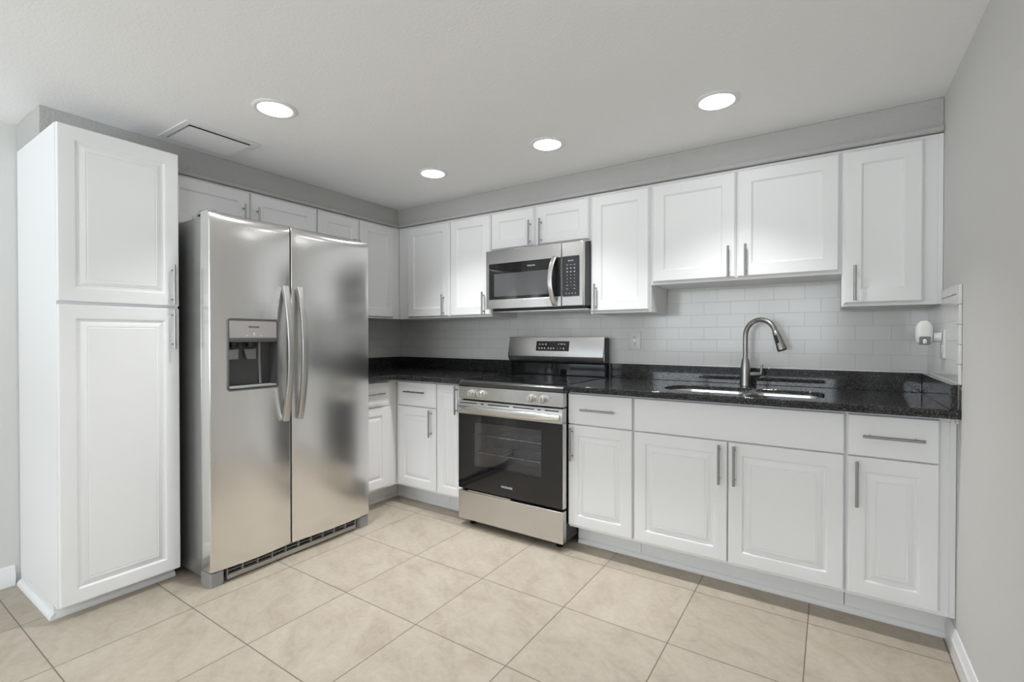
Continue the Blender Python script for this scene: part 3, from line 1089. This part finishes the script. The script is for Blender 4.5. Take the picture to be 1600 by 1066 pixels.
obj('window_screen', BOX(1.331 - mx, 1.748 - mx, MYF + 0.0002, MYF + 0.0009, 1.444 - MZ0, 1.593 - MZ0), simple('grey_screened_glass', (0.10, 0.10, 0.105), 0.06), md)
_bm = bmesh.new()
pts = []
for k in range(21):
    t = k / 20
    pts.append((1.788 - mx - 0.012 * math.sin(PI * t), MYF - 0.002 - 0.044 * math.sin(PI * t) ** 0.7, (1.372 - MZ0) + (1.668 - 1.372) * t))
sweep(_bm, pts, rrect(-0.016, 0.016, -0.0065, 0.0065, 0.005, 4), (1, 0, 0))
obj('handle', _bm, simple('polished_microwave_handle', (0.68, 0.67, 0.65), 0.28, 1.0), md, angle=60)
text('logo', 'FRIGIDAIRE', 0.0125, M['print'], md, (1.617 - mx, MYF + 0.0005, 1.629 - MZ0), (1, 0, 0), (0, 0, 1), 0.92)
_bm = bmesh.new()
px0, px1 = 1.838 - mx, 1.950 - mx
prism(_bm, [(seam + 0.001, 0), (hw - 0.004, 0), (hw - 0.004, H2), (seam + 0.001, H2)], 0, 0.03, [rrect(px0, px1, wz0, wz1, 0.003, 3)])
bmesh.ops.transform(_bm, matrix=TM, verts=_bm.verts)
cp = obj('control_panel', _bm, M['steelx'], mw, bevel=0.004)
kp = obj('keypad', BOX(px0 + 0.0005, px1 - 0.0005, MYF + 0.001, MYF + 0.02, wz0 + 0.0005, wz1 - 0.0005),
         simple('charcoal_keypad', (0.025, 0.025, 0.028), 0.2), mw)
ym = MYF + 0.001
pc = (px0 + px1) / 2


def mark(x, z, w, h):
    obj('key_mark', BOX(x - w * .4, x + w * .4, ym - 0.0004, ym, z - h * .36, z + h * .36), M['keyprint'], kp, smooth=False)


for dx in (-0.016, -0.007, 0.003, 0.013):     # clock digits
    mark(pc + dx, wz1 - 0.025, 0.006, 0.011)
for row in range(8):
    for col in (-1, 0, 1):
        z = wz1 - 0.050 - row * 0.0205
        if row == 0:
            mark(pc + col * 0.024, z, 0.015, 0.004)
        elif row in (1, 2):
            mark(pc + col * 0.024, z, 0.011, 0.009)
        elif row == 6 or row == 7:
            if not (row == 7 and col == 0):
                mark(pc + col * 0.024, z, 0.016 if col else 0.006, 0.004)
        else:
            mark(pc + col * 0.024, z, 0.0055, 0.0065)
for dx in (-0.030, -0.010, 0.010, 0.030):
    mark(pc + dx, wz0 + 0.016, 0.006, 0.008)

# ------------------------------------------------------------------ refrigerator
FX, FY0, FYM, FY1 = 0.788, -1.9265, -1.5225, -1.0055
ZF0, ZF1 = 0.073, 1.770
fr = thing('refrigerator', 'stainless side-by-side refrigerator with ice and water dispenser', 'refrigerator', (0.40, -1.466, 0))
ox, oy = 0.40, -1.466
obj('body', BOX(0.03 - ox, 0.700 - ox, FY0 + 0.003 - oy, FY1 - 0.003 - oy, 0.030, 1.748), M['side'], fr, bevel=0.004)
obj('gasket', BOX(0.7005 - ox, 0.7095 - ox, FY0 + 0.012 - oy, FY1 - 0.012 - oy, 0.085, 1.745), M['black'], fr)


def fridge_door(y0, y1, hole=None):
    bm = bmesh.new()
    xb = 0.7100

    def grid(a, b, r, breaks, n, r2=None):
        s = set()
        for k in range(7):
            q = r * (1 - math.cos(PI / 2 * k / 6))
            s.add(round(a + q, 5))
            q = (r2 or r) * (1 - math.cos(PI / 2 * k / 6))
            s.add(round(b - q, 5))
        for k in range(n + 1):
            s.add(round(a + r + (b - (r2 or r) - a - r) * k / n, 5))
        out = sorted(s)
        for br in breaks:
            i = min(range(len(out)), key=lambda j: abs(out[j] - br))
            if abs(out[i] - br) < 0.006:
                out[i] = br
            else:
                out.append(br)
                out.sort()
        return out
    R, RT = 0.005, 0.055
    ys = grid(y0, y1, R, hole[:2] if hole else (), 16)
    zs = grid(ZF0, ZF1, 0.006, hole[2:] if hole else (), 24, RT)

    def fillet(d, r):
        return 0 if d >= r else r - math.sqrt(max(0, r * r - (r - d) ** 2))

    def X(y, z):
        u = 2 * (y - y0) / (y1 - y0) - 1
        bow = 0.018 * (1 - u * u)
        return FX + bow - fillet(min(y - y0, y1 - y), R) - fillet(z - ZF0, 0.006) - fillet(ZF1 - z, RT) * (0.30 + 0.45 * (1 - u * u))
    V = {}
    for y in ys:
        for z in zs:
            if hole and hole[0] + 1e-6 < y < hole[1] - 1e-6 and hole[2] + 1e-6 < z < hole[3] - 1e-6:
                continue
            V[y, z] = bm.verts.new((X(y, z) - ox, y - oy, z))
    for a, b in zip(ys, ys[1:]):
        for c, d in zip(zs, zs[1:]):
            if hole and a >= hole[0] - 1e-6 and b <= hole[1] + 1e-6 and c >= hole[2] - 1e-6 and d <= hole[3] + 1e-6:
                continue
            bm.faces.new((V[a, c], V[b, c], V[b, d], V[a, d]))
    be = [e for e in bm.edges if e.is_boundary]
    r = bmesh.ops.extrude_edge_only(bm, edges=be)
    for v in r['geom']:
        if isinstance(v, bmesh.types.BMVert):
            inner = hole and hole[0] - 1e-4 <= v.co.y + oy <= hole[1] + 1e-4 and hole[2] - 1e-4 <= v.co.z <= hole[3] + 1e-4
            v.co.x = (0.722 if inner else xb) - ox
    # close the back
    outer = [e for e in bm.edges if e.is_boundary and abs(e.verts[0].co.x - (xb - ox)) < 1e-4]
    bmesh.ops.contextual_create(bm, geom=outer)
    return bm


HOLE = (-1.8505, -1.6055, 0.9215, 1.2650)
dl = obj('freezer_door', fridge_door(FY0, FYM - 0.0035, HOLE), M['steel'], fr, angle=40)
drr = obj('fridge_door', fridge_door(FYM + 0.0035, FY1), M['steel'], fr, angle=40)
# dispenser
hy0, hy1, hz0, hz1 = HOLE[0] - oy, HOLE[1] - oy, HOLE[2], HOLE[3]
XF = FX + 0.0150 - ox     # local face of the door around the dispenser
_bm = bmesh.new()
prism(_bm, rrect(hy0 - 0.004, hy1 + 0.004, hz0 - 0.004, hz1 + 0.004, 0.014, 5), 0, 0.010, [rrect(hy0 + 0.003, hy1 - 0.003, hz0 + 0.003, hz1 - 0.003, 0.009, 5)])
TD = Matrix(((0, 0, 1, XF - 0.006), (1, 0, 0, 0), (0, 1, 0, 0), (0, 0, 0, 1)))
bmesh.ops.transform(_bm, matrix=TD, verts=_bm.verts)
dsp = obj('dispenser_bezel', _bm, simple('dark_steel_bezel', (0.17, 0.165, 0.16), 0.35, 0.6), fr)
_bm = bmesh.new()
box(_bm, XF - 0.018, XF + 0.0015, hy0 + 0.004, hy1 - 0.004, 1.172, hz1 - 0.004)
obj('dispenser_panel', _bm, M['panel'], dsp, bevel=0.003)
obj('panel_lip', BOX(XF - 0.03, XF + 0.003, hy0 + 0.004, hy1 - 0.004, 1.153, 1.1715), M['dark'], dsp, bevel=0.002)
text('logo', 'FRIGIDAIRE', 0.0105, M['printdark'], dsp, (XF + 0.0020, -1.7275 - oy, 1.2275), (0, 1, 0), (0, 0, 1), 1.0)
for dy, w2, za, zb in ((-0.034, 0.005, 1.1845, 1.1865), (0.0, 0.005, 1.1845, 1.1865), (0.034, 0.005, 1.1845, 1.1865), (0.0, 0.004, 1.192, 1.198)):
    obj('panel_mark', BOX(XF + 0.0015, XF + 0.0019, -1.7275 + dy - w2 - oy, -1.7275 + dy + w2 - oy, za, zb), M['print'], dsp, smooth=False)
_bm = bmesh.new()          # recess: open box with a sloping back
b_ = 0.7245 - ox
cav = [(XF - 0.002, 1.1525), (b_ + 0.018, 1.1525), (b_ + 0.004, 0.96), (b_ + 0.004, hz0 + 0.006), (XF - 0.002, hz0 + 0.006)]
loft(_bm, [[(x, y, z) for x, z in cav] for y in (hy0 + 0.004, hy1 - 0.004)], cap=False, close=False)
for y in (hy0 + 0.004, hy1 - 0.004):
    _bm.faces.new([_bm.verts.new((x, y, z)) for x, z in cav])
obj('dispenser_recess', _bm, M['dark'], dsp, smooth=False, recalc=False)
obj('drip_tray', BOX(b_ + 0.02, XF + 0.001, hy0 + 0.006, hy1 - 0.006, hz0 + 0.0065, hz0 + 0.016), M['midgrey'], dsp, bevel=0.002)
for k, y in enumerate((-1.808 - oy, -1.722 - oy)):
    _bm = bmesh.new()
    cyl(_bm, (b_ + 0.040, y, 1.128), (0, 0, 1), 0.022, 0.024, 20, 0.026)
    noz = obj('dispenser_spout', _bm, M['black'], dsp)
    _bm = bmesh.new()
    wv = 0.031
    loft(_bm, [[(b_ + x + h, y + s * w_, z) for s, w_, z, x in ((-1, wv, 1.12, 0.026), (1, wv, 1.12, 0.026), (1, wv * 0.75, 1.068, 0.040), (-1, wv * 0.75, 1.068, 0.040))]
               for h in (0, 0.006)])
    obj('dispenser_paddle', _bm, simple('clear_grey_paddle', (0.20, 0.20, 0.20), 0.15), dsp, bevel=0.002)
_bm = bmesh.new()
sweep(_bm, [(b_ + 0.022, -1.672 - oy, 1.15), (b_ + 0.012, -1.665 - oy, 1.05), (b_ + 0.010, -1.660 - oy, 0.94)], rrect(-0.006, 0.006, -0.003, 0.003, 0.002, 2), (0, 1, 0))
obj('recess_rib', _bm, M['midgrey'], dsp)
# handles
for d, y in ((dl, -1.5645), (drr, -1.4845)):
    _bm = bmesh.new()
    pts = []
    for k in range(33):
        t = k / 32
        pts.append((FX + 0.004 + 0.062 * math.sin(PI * (0.02 + 0.96 * t)) ** 0.62 - ox, y - oy, 0.742 + (1.4405 - 0.742) * t))
    sweep(_bm, pts, lambda t: rrect(-0.0165, 0.0165, -0.0115 - 0.003 * abs(2 * t - 1) ** 6, 0.0115 + 0.003 * abs(2 * t - 1) ** 6, 0.006, 4), (0, 1, 0))
    obj('handle', _bm, simple('satin_fridge_handle', (0.55, 0.54, 0.52), 0.34, 1.0), d, angle=60)
# hinge covers, base grille, front feet
for s, y in ((1, FY0 + 0.008), (-1, FY1 - 0.008)):
    _bm = bmesh.new()
    a, b = sorted((y, y + s * 0.065))
    box(_bm, 0.60 - ox, 0.690 - ox, a - oy, b - oy, 1.7485, 1.766)
    box(_bm, 0.690 - ox, 0.752 - ox, a - oy, a + 0.045 - oy, 1.7705, 1.781)
    box(_bm, 0.660 - ox, 0.706 - ox, a - oy, a + 0.045 - oy, 1.7505, 1.781)
    obj('hinge_cover', _bm, M['midgrey'], fr, bevel=0.003)
GY0, GY1 = -1.845, -1.095
_bm = bmesh.new()
gx0, gx1 = 0.752 - ox, 0.774 - ox
box(_bm, gx0, gx1, GY0 - oy, GY1 - oy, 0.008, 0.030)
box(_bm, gx0, gx1, GY0 - oy, GY1 - oy, 0.0465, 0.0490)
box(_bm, gx0, gx1, GY0 - oy, GY1 - oy, 0.064, 0.0675)
for k in range(11):
    y = GY0 + (GY1 - GY0) * k / 10
    y = min(max(y, GY0 + 0.002), GY1 - 0.002)
    box(_bm, gx0 + 0.001, gx1 - 0.001, y - 0.002 - oy, y + 0.002 - oy, 0.030, 0.0645)
obj('base_grille', _bm, simple('bronze_grey_grille', (0.42, 0.40, 0.37), 0.4, 0.2), fr, bevel=0.001, seg=1)
obj('grille_backing', BOX(0.7105 - ox, 0.7515 - ox, GY0 - oy, GY1 - oy, 0.014, 0.066), M['voidm'], fr, smooth=False)
for y0, y1, s in ((FY0 + 0.001, FY0 + 0.078, 1), (FY1 - 0.078, FY1 - 0.001, -1)):
    _bm = bmesh.new()
    a, b = y0 - oy, y1 - oy
    x0, x1 = 0.690 - ox, 0.783 - ox
    if s > 0:
        pl = [(x0, a), (x1 - 0.006, a), (x1, a + 0.006), (x1, b - 0.02), (x1 - 0.03, b), (x0, b)]
    else:
        pl = [(x0, a), (x1 - 0.03, a), (x1, a + 0.02), (x1, b - 0.006), (x1 - 0.006, b), (x0, b)]
    prism(_bm, pl, 0.0, 0.066)
    obj('front_foot', _bm, simple('grey_leveling_foot', (0.30, 0.30, 0.30), 0.45), fr, bevel=0.002)
for y in (FY0 + 0.06, FY1 - 0.06):
    _bm = bmesh.new()
    cyl(_bm, (0.12 - ox, y - 0.012 - oy, 0.0160), (0, 1, 0), 0.016, 0.024, 20)
    obj('rear_roller', _bm, M['black'], fr)

# ------------------------------------------------------------------ wall plates and small things
out = thing('wall_outlet', 'white duplex wall outlet on the tile between oven and faucet', 'outlet', (2.143, -0.0085, 1.156))
_bm = bmesh.new()
loft(_bm, [[(x, -d, z) for x, z in rrect(-0.042 + i, 0.042 - i, -0.0595 + i, 0.0595 - i, 0.004, 3)] for i, d in ((0, 0), (0, 0.003), (0.003, 0.0055))])
pl = obj('cover_plate', _bm, M['white'], out)
for z in (0.0215, -0.0215):
    _bm = bmesh.new()
    loft(_bm, [[(x, -d, z + q) for x, q in rrect(-0.0165, 0.0165, -0.0145, 0.0145, 0.009, 5)] for d in (0.0056, 0.0075)])
    rc = obj('socket', _bm, M['white'], out)
    obj('slot', BOX(-0.0075, -0.0055, -0.0079, -0.0076, z - 0.0015, z + 0.0075), M['voidm'], rc, smooth=False)
    obj('slot', BOX(0.0055, 0.0075, -0.0079, -0.0076, z - 0.0005, z + 0.0065), M['voidm'], rc, smooth=False)
    _bm = bmesh.new()
    cyl(_bm, (0, -0.0076, z - 0.0075), (0, -1, 0), 0.0026, 0.0003, 12)
    obj('ground_hole', _bm, M['voidm'], rc, smooth=False)
_bm = bmesh.new()
cyl(_bm, (0, -0.0056, 0), (0, -1, 0), 0.003, 0.001, 12)
obj('screw', _bm, M['bright'], out)

wp = thing('wall_outlet', 'white wall outlet plate on the right wall behind the air freshener', 'outlet', (XR - 0.0085, -0.405, 1.150))
_bm = bmesh.new()
loft(_bm, [[(-d, y, z) for y, z in rrect(-0.042 + i, 0.042 - i, -0.0595 + i, 0.0595 - i, 0.004, 3)] for i, d in ((0, 0), (0, 0.004), (0.003, 0.007))])
obj('cover_plate', _bm, M['white'], wp)
_bm = bmesh.new()
loft(_bm, [[(-d, y, q - 0.0215) for y, q in rrect(-0.0165, 0.0165, -0.0145, 0.0145, 0.009, 5)] for d in (0.0072, 0.0088)])
obj('socket', _bm, M['white'], wp)

af = thing('air_freshener', 'white plug-in air freshener with grey base on the right wall', 'air freshener', (XR - 0.0180, -0.405, 1.190))
_bm = bmesh.new()
cyl(_bm, (-0.0003, 0, -0.012), (-1, 0, 0), 0.020, 0.024, 24, 0.018)
obj('plug', _bm, M['white'], af)
_bm = bmesh.new()
rings = []
for z, hx, hy in ((-0.038, 0.022, 0.021), (-0.033, 0.025, 0.024), (0.0, 0.028, 0.026), (0.028, 0.0275, 0.025), (0.045, 0.024, 0.021), (0.050, 0.019, 0.016)):
    rings.append([(-0.053 + hx * math.copysign(abs(math.cos(a)) ** 0.6, math.cos(a)), hy * math.copysign(abs(math.sin(a)) ** 0.6, math.sin(a)),
                   z - (0.006 * math.cos(a * 2) if z > 0.04 else 0)) for a in [2 * PI * k / 28 for k in range(28)]])
loft(_bm, rings)
sh = obj('shell', _bm, M['white'], af, angle=60)
_bm = bmesh.new()
loft(_bm, [[(-0.053 + x, -0.0265 + d, z) for x, z in rrect(-0.018, 0.019, -0.044, -0.010, 0.005, 4)] for d in (0, 0.03)])
wn = obj('refill_window', _bm, simple('grey_clear_refill', (0.20, 0.20, 0.195), 0.15), sh)
_bm = bmesh.new()
lathe(_bm, [(0.006, 0), (0.007, 0.012), (0.003, 0.018)], (-0.053, -0.0268, -0.038), (0, 0, 1), 12)
obj('wick', _bm, M['white'], sh)

# ceiling vent
ve = thing('ceiling_vent', 'white slatted air vent on the ceiling above the pantry', 'vent', (0.5395, -1.806, ZC))
_bm = bmesh.new()
vx, vy = 0.165, 0.176
prism(_bm, [(-vx, -vy), (vx, -vy), (vx, vy), (-vx, vy)], -0.006, -0.0005, [[(-0.132, -0.146), (0.124, -0.146), (0.124, 0.146), (-0.132, 0.146)]])
obj('frame', _bm, M['trim'], ve, bevel=0.003)
obj('duct_backing', BOX(-0.132, 0.124, -0.146, 0.146, -0.0016, -0.0006), M['voidm'], ve, smooth=False)
for k in range(15):
    x = -0.122 + k * 0.0160
    _bm = bmesh.new()
    loft(_bm, [[(x - 0.0056, y, -0.0075), (x - 0.0050, y, -0.0085), (x + 0.0056, y, -0.0055), (x + 0.0050, y, -0.0045)] for y in (-0.138, 0.1455)])
    box(_bm, x - 0.0026, x + 0.0026, -0.1458, -0.1375, -0.0075, -0.0060)
    obj('slat', _bm, M['trim'], ve, smooth=False)

# recessed lights
G = 'recessed round ceiling lights'


def downlight(x, y, label):
    t = thing('recessed_ceiling_light', label, 'ceiling light', (x, y, ZC), 0, G)
    bm = bmesh.new()
    lathe(bm, [(0.0925, -0.0005), (0.0920, -0.003), (0.086, -0.006), (0.078, -0.0075), (0.0705, -0.0055), (0.0695, -0.0008)], n=48, cap=False)
    obj('trim_ring', bm, M['trim'], t, angle=50)
    bm = bmesh.new()
    cyl(bm, (0, 0, -0.0035), (0, 0, 1), LENS_R, 0.0025, 48)
    obj('lens', bm, M['lens'], t, smooth=False)
    sp = bpy.data.lights.new('lamp_beam', 'SPOT')
    sp.energy = LAMP_W
    sp.color = (0.97, 0.985, 1.0)
    sp.spot_size = math.radians(101)
    sp.spot_blend = 1.0
    sp.shadow_soft_size = 0.035
    so = bpy.data.objects.new('lamp_beam', sp)
    so.location = (0, 0, -0.012)
    C.objects.link(so)
    so.parent = t


downlight(1.141, -1.810, 'lit round recessed ceiling light nearest the ceiling vent')
downlight(1.145, -0.806, 'lit recessed ceiling light nearest the inner corner of the soffit')
downlight(1.951, -0.806, 'lit recessed ceiling light above the range, middle of the row along the cabinets')
downlight(2.779, -0.806, 'lit recessed ceiling light in front of the wall cabinet over the sink')
for k, (x, y) in enumerate(((2.2, -3.6), (0.9, -3.9), (2.2, -5.2), (-1.2, -3.9), (-1.2, -1.6))):  # extra lights out of view, added to even out floor and ceiling
    downlight(x, y, 'added unseen ceiling light behind the camera, ' + (
        'by the right wall', 'by the left kitchen wall', 'in front of the added wide window', 'in front of the smaller rear window',
        'deep in the side area')[k])
